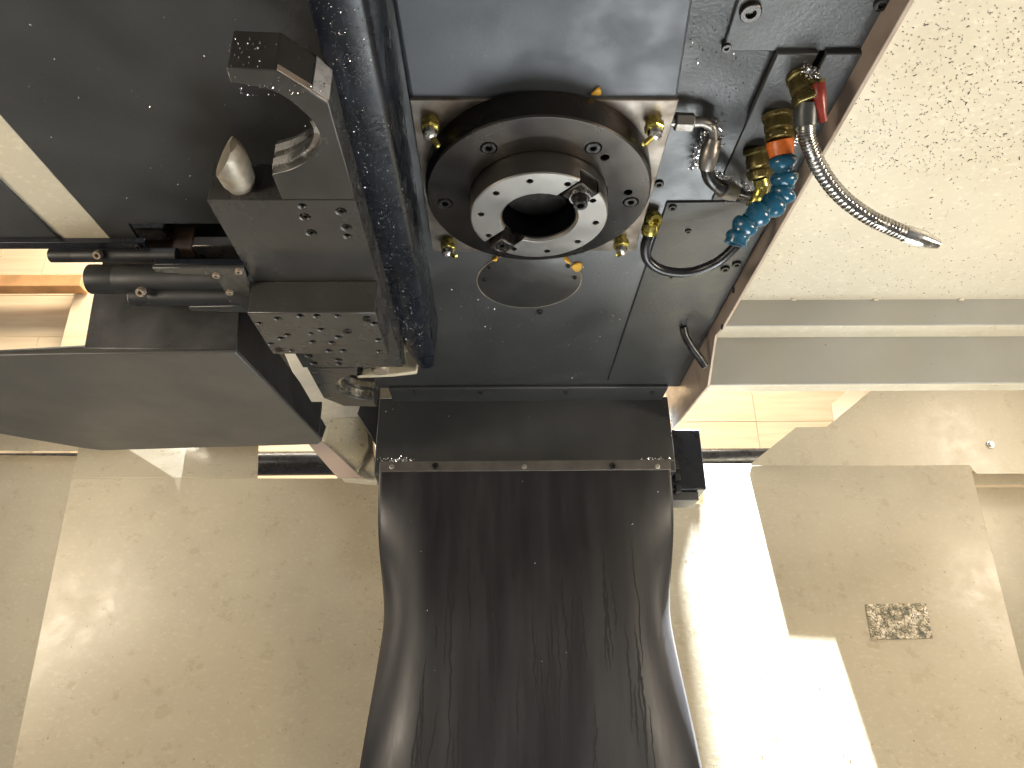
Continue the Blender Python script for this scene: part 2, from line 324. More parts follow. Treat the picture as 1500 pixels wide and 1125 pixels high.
# nose wedge
A, B, D_, C_ = at(601, 143.5, Z=ZP+.004), at(994, 141, Z=ZP+.004), at(640, 364, Z=ZP+.004), at(940, 364, Z=ZP+.004)
xl, xr, yf, yr = A.x, B.x, (A.y+B.y)/2, (D_.y+C_.y)/2
A2, B2 = at(576, 0, Z=.497), at(1016, 0, Z=.497)
Aw, Bw = V((xl, yf, ZP+.004)), V((xr, yf, ZP+.004)); A3, B3 = Aw+(A2-Aw)*1.7, Bw+(B2-Bw)*1.7
b = MB(); vs = [Aw, Bw, V((xr, yr, ZP+.004)), V((xl, yr, ZP+.004)), A3, B3]; vt = [V((v.x, v.y, .62)) for v in (A3, B3, V((xr, yr, 0)), V((xl, yr, 0)))]
b.add(vs+vt, [(0, 1, 2, 3), (0, 4, 5, 1), (6, 7, 8, 9)[::-1], (4, 6, 7, 5), (3, 2, 8, 9), (0, 3, 9, 6, 4), (1, 5, 7, 8, 2)]); b.build('nose', M['cool_lit_dark'], head, bevel=.003)
# rear lip
y587 = at(770, 586, Z=ZU-.006).y
LIPX0, LIPX1 = at(569, 570, Z=ZU-.006).x, at(978, 570, Z=ZU-.006).x
MB().box((LIPX0, YE-.012, ZU-.006), (LIPX1, y587+.02, ZU-.0005)).build('rear_lip', M['dark'], head, bevel=.0015)
# screw templates (point down)
def screw(parent, c, r, mat, d=(0, 0, -1), h=None, name='screw'):
    h = h or r*.55
    return MB().lathe([(r*1.02, -.0005), (r*1.02, h*.85), (r*.92, h), (r*.52, h), (r*.46, h*.25), (0.0001, h*.22)], c, d, 18).build(name, M[mat], parent)
for a, b_ in ((608, 574), (704, 575), (829, 574), (955, 574)): screw(head, at(a, b_, Z=ZU-.006), .004, 'screw')
# covers on the right underside
YQ = at(1150, 76, Z=ZF-.004)
def plate(name, pts, Z, th, mat, parent, bevel=.0012, cut=None): return MB().prism([at(a, b, Z=Z) for a, b in pts], (0, 0, th)).build(name, M[mat], parent, bevel=bevel, cut=cut)
plate('front_cover', [(1118, -120), (1058, 76), (1283, 74), (1390, -120)], ZF-.0045, .004, 'dark', head)
plate('side_cover', [(1139, 79), (1199, 79), (1180, 112), (1192, 112), (1211, 79), (1276, 78), (1147, 292), (1042, 294)], ZU-.002, .006, 'dark', head)
plate('access_cover', [(977, 297), (1143, 296), (990, 557), (890, 558)], ZU-.003, .0028, 'dark', head)
screw(head, at(1099, 15, Z=ZF-.0045), .0085, 'oxide', h=.0045); screw(head, at(1064, 69, Z=ZF-.0045), .004, 'screw')
screw(head, at(1291, 4, Z=ZF-.0045), .006, 'screw')
for a, b_, r in ((985, 303, .0045), (1008, 338, .0035), (1062, 393, .0055), (1079, 386, .0055), (983, 405, .003)): screw(head, at(a, b_, Z=ZU-.003), r, 'screw')
for a, b_, r in ((965, 268, .005), (1120, 135, .004), (791, 456, .0045), (945, 408, .003)): screw(head, at(a, b_, Z=ZU-.0002 if b_ > 200 else ZF), r, 'screw')
# inspection disc with sealant
dc = at(775, 411.5, Z=ZU); dr = (at(850, 411.5, Z=ZU).x-at(700, 411.5, Z=ZU).x)/2
disc = MB().lathe([(dr, -.001), (dr, .0012), (dr-.001, .0018), (0.0001, .0018)], dc, seg=64).build('inspection_disc', M['disc'], head)
MB().lathe([(dr+.0016, -.0008), (dr+.0016, .0012), (dr+.0003, .0012), (dr+.0003, -.0008)], dc, seg=64, closed=True).build('sealant_ring', M['worn'], head)
for a, b_ in ((716, 391), (709, 409), (842, 406), (832, 389)): screw(disc, at(a, b_, Z=ZU-.0018), .003, 'screw')
def blob(name, pts, Z, th, mat, parent): 
    P = spline([at(a, b_, Z=Z) for a, b_ in pts+pts[:1]], 5)[:-1]; return MB().prism(P, (0, 0, th)).build(name, M[mat], parent, bevel=th*.4, segs=3)
blob('sealant', [(836, 391), (846, 386), (853, 389), (851, 396), (843, 399)], ZU-.003, .0035, 'yellow', head)
blob('sealant', [(720, 382), (728, 379), (727, 383)], ZU-.005, .005, 'yellow', head)
blob('sealant', [(826, 380), (834, 384), (836, 388), (830, 385)], ZU-.005, .005, 'yellow', head)
blob('paint_chip', [(866, 140), (876, 131), (880, 134), (880, 140)], ZP+.002, .003, 'yellow', head)
# ================================================================== SPINDLE
spd = thing('spindle', 'round spindle nose with bored steel flange on a square stained plate', 'spindle', (sx, sy, ZN), None)
MB().box((xl, yf-.0005, ZP), (xr, yr, ZP+.0037)).build('mounting_plate', M['plate'], spd, bevel=.0008)
RD = (at(953, 287, Z=ZD).x-at(625, 287, Z=ZD).x)/2; RN = (at(890, 321, Z=ZN).x-at(689, 321, Z=ZN).x)/2; RB = (at(845, 325, Z=ZN).x-at(737, 325, Z=ZN).x)/2
print('RD,RN,RB', RD, RN, RB, 'XS', XS, 'SP', SP)
def pol(r, a): return V((sx+r*math.cos(a), sy+r*math.sin(a), 0))
cut = MB(); hs = []
for (a, b_) in ((716, 217), (869, 217), (652, 298), (924, 296)):
    q = at(a, b_, Z=ZD); hs.append(q); cut.lathe([(.0078, -.006), (.0078, .004)], q+V((0, 0, .002)), seg=24)
for (a, b_) in ((886, 231), (920, 282)):
    q = at(a, b_, Z=ZD); cut.lathe([(.0042, -.02), (.0042, .004)], q, seg=20)
cut.lathe([(RN+.001, -.0035), (RN+.001, .003)], (sx, sy, ZD), seg=72)
cap = MB().lathe([(RD+.001, -.027), (RD+.001, -.006), (RD, -.003), (RD, -.0015), (RD-.0015, 0), (0.0001, 0)], (sx, sy, ZD), seg=96).build('spindle_cap', M['cap'], spd, cut=cut, bevel=.0006)
for q in hs: screw(cap, q+V((0, 0, .0062)), .0066, 'screw', h=.007)
# nose with bore, bolt holes and key slots
cut = MB()
ka = math.atan2(at(838, 290, Z=ZN).y-sy, at(838, 290, Z=ZN).x-sx); print('key angle', math.degrees(ka))
for i in range(10):
    a = ka+math.pi/10+i*math.pi/5
    cut.lathe([(.0031, -.02), (.0031, .004)], V((0, 0, ZN))+pol(RN*.845, a), seg=16)
def obox(c, ax, ay, hx, hy, z0, z1): return [c-ax*hx-ay*hy+V((0, 0, z0)), c+ax*hx-ay*hy+V((0, 0, z0)), c+ax*hx+ay*hy+V((0, 0, z0)), c-ax*hx+ay*hy+V((0, 0, z0))], V((0, 0, z1-z0))
for k in range(2):
    a = ka+k*math.pi; ax = V((math.cos(a), math.sin(a), 0)); ay = V((-ax.y, ax.x, 0)); c = pol(RN*.83, a); c.z = 0
    P, e = obox(c, ax, ay, RN*.34, .0128, ZN-.01, ZN+.0125); cut.prism(P, e)
h_ = ZD-ZN+.003
nose = MB().lathe([(RN, -h_), (RN, -.0012), (RN-.0012, 0), (RB+.0022, 0), (RB, -.0022), (RB*.66, -.10), (RB*.6, -.10), (RB*.6, -.106), (RN*.9, -.106), (RN*.9, -h_)], (sx, sy, ZN), seg=96, closed=True).build('spindle_nose', M['steel'], spd, cut=cut, bevel=.0004)
MB().lathe([(RB*.62, -.101), (RB*.62, -.098), (0.0001, -.098)], (sx, sy, ZN), seg=32).build('draw_bar_end', M['hole'], nose)
bore = MB().lathe([(RB-.0006, -.004), (RB*.655, -.0985)], (sx, sy, ZN), seg=72)
bore.f = bore.f[:-2]; bore.build('taper_bore', M['bore'], nose)
for k in range(2):
    a = ka+k*math.pi; ax = V((math.cos(a), math.sin(a), 0)); ay = V((-ax.y, ax.x, 0)); c = pol(RN*.79, a)
    pz, hx, hy = ((.002, RN*.18, .0112), (.006, RN*.15, .0088))[k]
    P, e = obox(c, ax, ay, hx, hy, ZN-pz, ZN+.0125)
    ck = MB().lathe([(.0062, -.002), (.0062, .02)], c+V((0, 0, ZN-pz+.006)), seg=20)
    key = MB().prism(P, e).build('drive_key', M['oxide'], nose, bevel=.0012, cut=ck)
    if k == 0:
        MB().lathe([(.0085, 0), (.0092, .001), (.0092, .004), (.0080, .0055), (.0066, .0055), (.0066, .0135), (.0058, .0145), (.0036, .0145), (.0034, .009), (.0001, .009)], c+V((0, 0, ZN-pz+.002)), seg=28).build('cap_screw', M['screw'], key)
        MB().lathe([(.0096, 0), (.0096, .0045), (.0086, .0045), (.0086, 0)], c+V((0, 0, ZN-pz+.0005)), seg=28, closed=True).build('collar', M['bright'], key)
    else:
        screw(key, c+V((0, 0, ZN-pz+.007)), .0056, 'screw', h=.006)
# four yellow zinc nozzles at the plate corners
for i, (a, b_, a2, b2, L, lab) in enumerate(((631, 183, 642, 214, .016, 'front plate corner beside the wet black guard'), (957, 184, 943, 212, .016, 'front plate corner beside the steel elbow pipe'), (657, 360, 668, 376, .012, 'rear plate corner beside the wet black guard'), (909, 357, 905, 374, .012, 'rear plate corner near the loop hose fitting'))):
    c = at(a, b_-8, Z=ZP); nz = thing('coolant_nozzle', 'yellow zinc nozzle on the '+lab, 'nozzle', c+V((0, 0, -.03)), 'zinc nozzles on the spindle plate corners')
    MB().lathe([(.0066, 0), (.0066, .003), (.0058, .003), (.0058, .007)], c, seg=20).build('stud', M['zinc'], nz)
    MB().lathe([(.0085, 0), (.0092, .001), (.0092, .007), (.0078, .0085), (.005, .0085)], c+V((0, 0, -.004)), seg=6).build('hex_nut', M['zinc'], nz, bevel=.0005)
    e = c+V((0, 0, -.0165)); MB().lathe([(.0055, -.005), (.0068, -.0015), (.0062, .002), (.0035, .0045), (.0001, .005)], e, seg=20).build('ball', M['bright'], nz)
    t = at(a2, b2, Z=ZP-.016-L*.7); dd = (t-e).normalized()
    MB().tube([e, e+(t-e)*.5, t, t-dd*.002], [.0028, .0026, .0024, .0014], 14).build('spout', M['zinc'], nz)
# ================================================================== RUBBER WAY COVER
YB = y587+.004
cov = thing('way_cover', 'black cracked rubber apron hanging from a dark sheet metal cover box', 'rubber cover', (0, YB, -.3))
bx0, bx1 = at(552, 640, Y=YB).x, at(984, 640, Y=YB).x; zt, zb = at(770, 582, Y=YB).z, at(770, 694, Y=YB).z
MB().prism([(bx0, YB, zt), (bx0, YB+.12, zt), (bx0, YB+.12, zb), (bx0, YB-.006, zb), (bx0, YB-.006, zb+.05)], (bx1-bx0, 0, 0)).build('cover_box', M['dark'], cov, bevel=.0015)
YR = YB-.0065
zb0, zb1 = at(770, 676.5, Y=YR).z, at(770, 691.5, Y=YR).z; rx0, rx1 = at(557, 684, Y=YR).x, at(981, 684, Y=YR).x
bar = MB().box((rx0, YR-.008, zb1), (rx1, YR-.0005-.0035, zb0)).build('clamp_bar', M['bar'], cov, bevel=.0008)
for a, mt_ in ((574, 'screw_bright'), (638, 'screw'), (768, 'screw_bright'), (897, 'screw'), (963, 'screw_bright')):
    screw(bar, at(a, 683.5, Y=YR-.008), .0042 if mt_ == 'screw_bright' else .0055, mt_, (0, -1, 0), h=.0012 if mt_ == 'screw_bright' else .004)
XC = (rx0+rx1)/2; HW = (rx1-rx0)/2
def rub(u, v):
    # v: 0 at the bar .. 1 at the hem; u: -1..1 across
    z = zb0-.004 + (-.32-zb0)*v
    t = max(0, (zb1-z))
    k = min(1, t/.25); k = k*k*(3-2*k); lo = max(0, min(1, (.18-z)/.30)); phi = 1.12*k*(1-.5*lo*lo*(3-2*lo))+.02
    grow = .012*lo*lo
    arc = .092; flat = HW-arc; s = abs(u)*HW
    if s <= flat: x = s; y = 0
    else:
        q = s-flat; Rr = arc/phi; a = q/Rr; x = flat+Rr*math.sin(a); y = Rr*(1-math.cos(a))
    x *= 1+grow/HW
    bul = -.006*k*math.cos(min(1, abs(u))*math.pi/2)+.004*math.sin(9*u+3*v)*k*(1-abs(u))
    return V((XC+math.copysign(x, u), YR-.0035+y+bul-.010*k*(1 if 1 else 0)+.006*math.sin(5*v+1.3)*k, z))
NU, NV = 90, 70; b = MB(); vs = [rub(-1+2*i/NU, j/NV) for j in range(NV+1) for i in range(NU+1)]
b.add(vs, [(j*(NU+1)+i, j*(NU+1)+i+1, (j+1)*(NU+1)+i+1, (j+1)*(NU+1)+i) for j in range(NV) for i in range(NU)])
rb = b.build('rubber_sheet', M['rubber'], cov, ang=80); sm = rb.modifiers.new('s', 'SOLIDIFY'); sm.thickness = .003; sm.offset = 0
# cracks and oily runs down the rubber
cr = MB()
for i in range(52):
    u = random.uniform(-.66, .72); v = random.uniform(.18, .6); L = random.uniform(.05, .32); wd = random.uniform(.0006, .0013); n = int(L*130)+3
    pr = None; uu = u
    for k in range(n+1):
        uu += random.uniform(-.006, .006); vv = min(.98, v+L*k/n); c = rub(uu, vv)+V((0, -.0019, 0)); hw = wd*(.25+min(1, 4*k/n, 4*(n-k)/n))*random.uniform(.6, 1.3)
        cu = [c-V((hw, 0, 0)), c+V((hw, 0, 0))]
        if pr: cr.add([pr[0], pr[1], cu[1], cu[0]], [(0, 1, 2, 3)])
        pr = cu
o = cr.build('cracks', M['hole'], cov); tag(o, None, None, kind='stuff')
# motor block right of the box
mb_ = thing('motor_block', 'small blue-black box bolted beside the rubber cover box', 'motor', at(1010, 735, Y=1.2))
x0, x1 = at(990, 690, Y=1.20).x, at(1032, 690, Y=1.20).x; zt_, zb_ = at(1010, 629, Y=1.20).z, at(1010, 717, Y=1.20).z
MB().box((x0-.01, 1.20, zb_), (x1, 1.27, zt_)).build('body', M['guard'], mb_, bevel=.002)
MB().box((x0-.02, 1.21, zb_-.016), (x1-.012, 1.26, zb_-.0005)).build('foot', M['dark'], mb_, bevel=.0015)
for i, zz in enumerate((.2, .5, .8)):
    MB().box((bx1+.0006, YB+.01, zb-.03+.02*i), (bx1+.010, YB+.03, zb-.017+.02*i)).build('clip', M['hole'], mb_, bevel=.001)
# side plate of the head cover, right
zl = at(1303, 70, X=XS).z; zl2 = at(1074, 441, X=XS).z; ZS = (zl+zl2)/2; print('strip Z', zl, zl2)
pl = [(-.1, ZS), (-.1, .8), (1.30, .8)]
y_a = at(1074, 441, X=XS).y
sidep = [V((XS, y, z)) for y, z in pl]
for a, b_ in ((984, 628), (1036, 566), (1047, 492)): sidep.append(at(a, b_, X=XS))
sidep.append(V((XS, at(1057, 470, X=XS).y, ZS)))
sp_ = thing('side_plate', 'brown stained side plate running along the right edge of the head', 'plate', (XS, .6, ZS))
MB().prism(sidep[:3]+[sidep[3], sidep[4], sidep[5], sidep[6]], (.004, 0, 0)).build('sheet', M['strip'], sp_, bevel=.0008)
for a, b_ in ((1075, 425), (1058, 479)):
    q = at(a, b_, X=XS); MB().lathe([(.004, 0), (.004, .001), (.0001, .001)], q, (-1, 0, 0), 14).build('screw', M['screw'], sp_)

# ================================================================== LEFT: guard ridge
ZG = .428
g0, g1 = at(505, 5, Z=ZG), at(589, 528, Z=ZG); rg = .0205; dg = .010; zz_ = ZG+.5*dg; xg = (at(548, 0, Z=zz_).x+at(613, 430, Z=zz_).x)/2-.97*rg; print('ridge', g0, g1)
grd = thing('curved_guard', 'wet black rounded guard rail speckled with metal chips between arm and spindle head', 'guard', (xg, .6, ZG))
b = MB(); vs = []; ny = 30; ns_ = 20; ye = at(612, 540, Z=ZG).y
ys = [-.1+(ye+.1)*i/ny for i in range(ny+1)]
for y in ys:
    tt = max(0, (y-(ye-.10))/.10); lift = .035*tt*tt; rr = rg*(1-.45*tt*tt)
    ring = [V((xg+.004-rg, y, .50))]
    for k in range(ns_+1):
        a = math.pi*k/ns_; ring.append(V((xg+.006*tt-rr*math.cos(a), y, ZG+dg-dg*math.sin(a)**.6+.0*tt)))
    ring.append(V((xg+rg, y, .50))); vs += ring
nr_ = ns_+3
b.add(vs, [(j*nr_+i, j*nr_+i+1, (j+1)*nr_+i+1, (j+1)*nr_+i) for j in range(ny) for i in range(nr_-1)]+[tuple(ny*nr_+i for i in range(nr_))])
b.build('shell', M['guard'], grd, ang=50)
chips = MB()
for i in range(1500):
    y = random.uniform(.24, ye-.05); a = random.gauss(math.pi*.52, .5)
    if not .15 < a < 3.0: continue
    n = V((-math.cos(a), 0, -math.sin(a))); s_ = random.uniform(.0002, .00048); chips.sliver(V((xg-rg*math.cos(a), y, ZG+dg-dg*math.sin(a)**.6-.0002)), V((-.35*math.cos(a), 0, -1)).normalized(), s_*random.uniform(1, 2.2), s_, random.uniform(0, 6.28), .0003)
o = chips.build('chip_specks', M['chip'], grd); tag(o, None, None, kind='stuff')
# cream bracket at the guard's rear end
YK = ye+.012
cb = thing('column_bracket', 'cream bracket with round knob behind the rear end of the black guard', 'bracket', at(580, 548, Y=YK))
MB().prism([at(a, b_, Y=YK) for a, b_ in ((586, 478), (618, 470), (619, 490), (610, 545), (575, 549), (523, 551), (518, 541), (595, 533))], (0, .008, 0)).build('plate', M['cream_stripe'], cb, bevel=.002)
q = at(557, 541, Y=YK-.03); MB().lathe([(.010, 0), (.0125, .004), (.0125, .012), (.010, .016), (.0001, .017)], q+V((0, 0, .012)), (0, 0, -1), 24).build('knob', M['worn'], cb)
# ================================================================== LEFT: tool change arm
ZA = .40; ZH = .363; TA = .040
arm = thing('tool_change_arm', 'black two-ended tool change arm with open grippers under the left cover', 'tool arm', at(460, 400, Z=ZH))
m0, m1 = at(302, 293, Z=ZA), at(521, 294, Z=ZA); ym = (m0.y+m1.y)/2; xa0, xa1 = m0.x, m1.x; yre = at(500, 538, Z=ZA).y
cut = MB()
for a, b_, r in ((443, 302, .003), (447, 318, .0042), (500, 310, .0042), (508, 333, .0042), (456, 341, .0042), (509, 346, .003), (452, 521, .004), (459, 532, .004), (495, 527, .004), (496, 533, .003)):
    cut.lathe([(r, -.008), (r, .004)], at(a, b_, Z=ZA), seg=16)
body = MB().box((xa0, ym, ZA), (xa1, yre, ZA+TA)).build('arm_body', M['arm'], arm, bevel=.0015, cut=cut)
for a, b_ in ((447, 319), (500, 311), (508, 334), (456, 342), (452, 522), (459, 533), (495, 528)): screw(body, at(a, b_, Z=ZA)+V((0, 0, .004)), .0034, 'oxide', h=.003)
h0, h1 = at(361, 457.5, Z=ZH), at(550, 459, Z=ZH); yh0 = (h0.y+h1.y)/2; yh1 = at(480, 518, Z=ZH).y
cut = MB(); hub_h = [(381, 474), (407, 467), (440, 463), (464, 463), (495, 463), (471, 483), (422, 491), (412, 496), (456, 489), (496, 494), (486, 502), (482, 514), (427, 514), (503, 514), (548, 474), (555, 498), (556, 515), (397, 504), (458, 501), (538, 466), (509, 485)]
for i, (a, b_) in enumerate(hub_h):
    cut.lathe([((.0034 if i % 4 else .0026), -.007), ((.0034 if i % 4 else .0026), .004)], at(a, b_, Z=ZH), seg=14)
hub = MB().box((h0.x, yh0, ZH), (h1.x, yh1, ZA-.0003)).build('hub_block', M['arm'], arm, bevel=.0012, cut=cut)
for a, b_ in ((509, 485), (538, 467), (409, 512)): screw(hub, at(a, b_, Z=ZH), .0042, 'oxide', h=.0015)
# grippers
def gripper(outline, name='gripper'): return MB().prism([at(a, b_, Z=ZA) for a, b_ in outline], (0, 0, .034)).build(name, M['arm'], arm, bevel=.0012)
arcp = spline([at(a, b_, Z=ZA) for a, b_ in ((398, 256), (428, 248), (456, 231), (469, 208), (462, 184), (440, 160), (408, 138), (372, 127), (338, 122))], 5)
gp = [at(a, b_, Z=ZA) for a, b_ in ((331, 100), (403, 103), (482, 151))]+[V((xa1, ym-.0005, ZA)), at(412, 292, Z=ZA)]; gp[-1].y = ym-.0005
g = MB().prism(gp+arcp, (0, 0, .036)).build('gripper', M['arm'], arm, bevel=.001)
# bright worn chamfer pad and jaw liner
P4 = [at(403, 103, Z=ZA), at(482, 151, Z=ZA)]; dn = (P4[1]-P4[0]).normalized(); nn_ = V((dn.y, -dn.x, 0))
pad = MB().prism([P4[0]+dn*.001+V((0, 0, .001)), P4[1]-dn*.001+V((0, 0, .001)), P4[1]-dn*.001+V((0, 0, .006)), P4[0]+dn*.001+V((0, 0, .006))], nn_*.0008).build('wear_face', M['rubbed'], g)
pad2 = MB().prism([P4[0].lerp(P4[1], .66)+V((0, 0, .002)), P4[1]-dn*.001+V((0, 0, .002)), P4[1]-dn*.001+V((0, 0, .034)), P4[0].lerp(P4[1], .66)+V((0, 0, .034))], nn_*.0014).build('polished_face', M['polish'], g)
jl = MB()
for k, (z0_, z1_, t_) in enumerate(((.005, .013, .005), (.020, .028, .004))):
    i0, i1 = 0, 21
    inn = arcp[i0:i1]; cen = at(395, 190, Z=ZA)
    for i in range(len(inn)-1):
        a, b_ = inn[i], inn[i+1]; na = (cen-a).normalized()*t_; nb = (cen-b_).normalized()*t_
        q = [a, b_, b_+nb, a+na]; jl.prism([p+V((0, 0, z0_)) for p in q], (0, 0, z1_-z0_))
jl.build('jaw_liner', M['bright'], g)
# rear gripper
cg = at(541, 568, Z=ZA); rgp = .043
arc2 = [V((cg.x+rgp*math.cos(a), cg.y+rgp*math.sin(a), ZA)) for a in [R(268-i*8) for i in range(23)]]
gp2 = [at(a, b_, Z=ZA) for a, b_ in ((540, 596), (504, 595), (474, 583), (450, 539.5), (523, 539.5), (524, 550))]
g2 = MB().prism([V((cg.x, p.y, ZA)) if i == 0 else p for i, p in enumerate(gp2)]+arc2, (0, 0, .034)).build('gripper', M['arm'], arm, bevel=.001)
jl = MB()
for (z0_, z1_, t_) in ((.004, .012, .005), (.018, .026, .004)):
    for i in range(len(arc2)-1):
        a, b_ = arc2[i], arc2[i+1]; na = (cg-a).normalized()*t_; nb = (cg-b_).normalized()*t_
        jl.prism([p+V((0, 0, z0_)) for p in (a, b_, b_+nb, a+na)], (0, 0, z1_-z0_))
jl.build('jaw_liner', M['bright'], g2)
# release pin on the body front
pb = at(352, 268, Y=ym-.002); pin = MB().lathe([(.0118, -.002), (.0118, .004), (.0142, .0052), (.0152, .020), (.0151, .033), (.0142, .040), (.0115, .0455), (.0065, .0480), (.0001, .0485)], pb, (0, -1, .02), 36)
ck = MB().prism([pb+V(v) for v in ((-.05, .030, -.03), (.0075, -.045, -.03), (.0, -.09, -.03), (-.05, -.09, -.03))], (0, 0, .08))
pin.build('release_pin', M['pin'], arm, cut=ck, bevel=.001)
cut = MB(); q = at(481, 198, Z=ZA)
# ================================================================== LEFT: covers over the arm
ZL = .470
cv = thing('changer_cover', 'large dark flat cover over the tool arm, notched at its rear', 'cover', at(200, 200, Z=ZL))
MB().prism([at(a, b_, Z=ZL) for a, b_ in ((-240, -100), (166, 355), (206, 355), (189, 328), (535, 328), (470, -100))], (0, 0, .004)).build('sheet', M['dark'], cv, bevel=.001)
o = MB().prism([at(a, b_, Z=ZL+.002) for a, b_ in ((-250, -110), (-420, -110), (-420, -100), (94, 356), (168, 356))], (0, 0, .004)).build('cream_strip', M['cream_stripe'], bevel=.0006); tag(o, 'cream strip with flaking edges between two dark covers', 'strip')
o = MB().prism([at(a, b_, Z=ZL-.001) for a, b_ in ((-170, 100), (92, 355), (-400, 355), (-400, 100))], (0, 0, .003)).build('side_cover_sheet', M['dark'], bevel=.001); tag(o, 'dark flat cover sheet on the far side of the cream strip', 'cover')
r_ = at(0, 358, Z=ZL-.004); ryy = at(150, 358, Z=ZL-.006).y
rl = thing('cover_rail', 'thin black rail along the rear edge of the dark cover', 'rail', at(100, 358, Z=ZL-.012))
MB().box((at(-200, 358, Z=ZL-.006).x, ryy-.006, ZL-.008), (at(216, 358, Z=ZL-.006).x, ryy+.006, ZL-.0015)).build('bar', M['guard'], rl, bevel=.001)
screw(rl, at(203, 361, Z=ZL-.008), .004, 'screw')
# mechanism behind the notch
mc = thing('pot_mechanism', 'tool pot tubes and slotted bracket behind the dark cover notch', 'mechanism', at(280, 420, Z=.42))
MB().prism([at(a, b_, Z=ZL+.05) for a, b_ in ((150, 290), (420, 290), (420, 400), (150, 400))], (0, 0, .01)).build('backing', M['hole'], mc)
yn = at(260, 400, Z=ZL).y
MB().box((at(205, 360, Y=yn).x, yn-.03, ZL+.012), (at(300, 360, Y=yn).x, yn-.012, ZL+.044)).build('slide_block', M['rust'], mc, bevel=.002)
MB().box((at(310, 350, Y=yn).x, yn-.045, ZL+.006), (at(372, 350, Y=yn).x, yn-.008, ZL+.02)).build('slide_block', M['oxide'], mc, bevel=.002)
MB().box((at(222, 350, Y=yn).x, yn-.058, ZL+.02), (at(275, 350, Y=yn).x, yn-.035, ZL+.049)).build('slide_block', M['screw'], mc, bevel=.002)
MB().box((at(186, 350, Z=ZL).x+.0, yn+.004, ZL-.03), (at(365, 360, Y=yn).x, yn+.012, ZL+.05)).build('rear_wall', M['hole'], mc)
MB().prism([at(a, b_, Y=.83) for a, b_ in ((330, 380), (430, 380), (430, 455), (330, 455))], (0, .006, 0)).build('rear_wall', M['matte_black'], mc)
ZBk = .392; ybk0 = at(290, 393, Z=ZBk).y
brk = MB().prism([at(a, b_, Z=ZBk) for a, b_ in ((222, 393), (357, 393), (376, 459), (279, 456), (276, 450), (340, 449), (316, 404), (272, 402), (228, 399))], (0, 0, .004)).build('bracket', M['arm'], mc, bevel=.001)
MB().box((at(223, 393, Z=ZBk).x, ybk0+.0005, ZBk+.0045), (at(356, 393, Z=ZBk).x, ybk0+.006, at(290, 378, Y=ybk0).z)).build('bracket_flange', M['guard'], mc, bevel=.001)
for a, b_ in ((317, 402), (350, 396), (337, 427)): screw(mc, at(a, b_, Z=ZBk), .0036, 'worn', h=.003)
def xtube(nm, x0p, x1p, yp, Yd, r, prof=None):
    c0, c1 = at(x0p, yp, Y=Yd), at(x1p, yp, Y=Yd); c1.z = c0.z
    L = c1.x-c0.x
    return MB().lathe([(r*.86, 0), (r, r*.12), (r, L*.18), (r*.985, L*.185), (r*.985, L*.19), (r, L*.195), (r, L)], c0, (1, 0, 0), 40).build(nm, M['matte_black'], mc)
xtube('pot_tube', 131, 350, 409, .665, .0155); xtube('pot_tube', 192, 352, 434, .672, .0102); xtube('pot_tube', 74, 260, 374, .685, .0078)
for a, b_, Yd in ((145, 372, .676), (208, 426, .655)): screw(mc, at(a, b_, Y=Yd), .0045, 'worn', (0, -.6, -.8), h=.006)
# magazine cover box
ZM = .352
mg = thing('magazine_cover', 'large dark grey box cover with flat underside left of the arm', 'cover', at(250, 580, Z=ZM))
f0, f1 = at(0, 520, Z=ZM), at(345, 516.5, Z=ZM)
und = [at(a, b_, Z=ZM) for a, b_ in ((-200, 525), (345, 516.5), (462, 646), (474, 649), (462, 652), (135, 660), (110, 656), (0, 640), (-200, 570))]
und = [at(a, b_, Z=ZM) for a, b_ in ((-220, 526), (86, 519.5), (345, 516.5), (472, 646), (466, 651), (150, 660), (118, 656), (-10, 634), (-220, 590))]
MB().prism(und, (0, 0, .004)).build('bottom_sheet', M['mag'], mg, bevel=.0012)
yF = at(345, 516.5, Z=ZM).y; ztop = at(345, 400, Y=yF+.01).z
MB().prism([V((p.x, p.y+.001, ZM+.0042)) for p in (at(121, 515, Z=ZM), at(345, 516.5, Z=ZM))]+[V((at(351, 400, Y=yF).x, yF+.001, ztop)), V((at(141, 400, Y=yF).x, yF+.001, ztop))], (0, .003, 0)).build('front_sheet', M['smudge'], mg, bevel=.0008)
e0, e1 = at(345, 516.5, Z=ZM), at(472, 646, Z=ZM)
dv = (e1-e0); nrm = V((dv.y, -dv.x, 0)).normalized(); pln = (e0+V((0, 0, .0042)), nrm)
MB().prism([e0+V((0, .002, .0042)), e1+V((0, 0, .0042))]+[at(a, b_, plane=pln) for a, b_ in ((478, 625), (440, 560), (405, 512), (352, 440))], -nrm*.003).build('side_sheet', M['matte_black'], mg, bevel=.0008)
MB().box((at(140, 650, Z=ZM).x, at(300, 640, Z=ZM).y-.004, ZM+.0045), (e1.x, at(300, 640, Z=ZM).y, ZM+.05)).build('rear_sheet', M['dark'], mg)
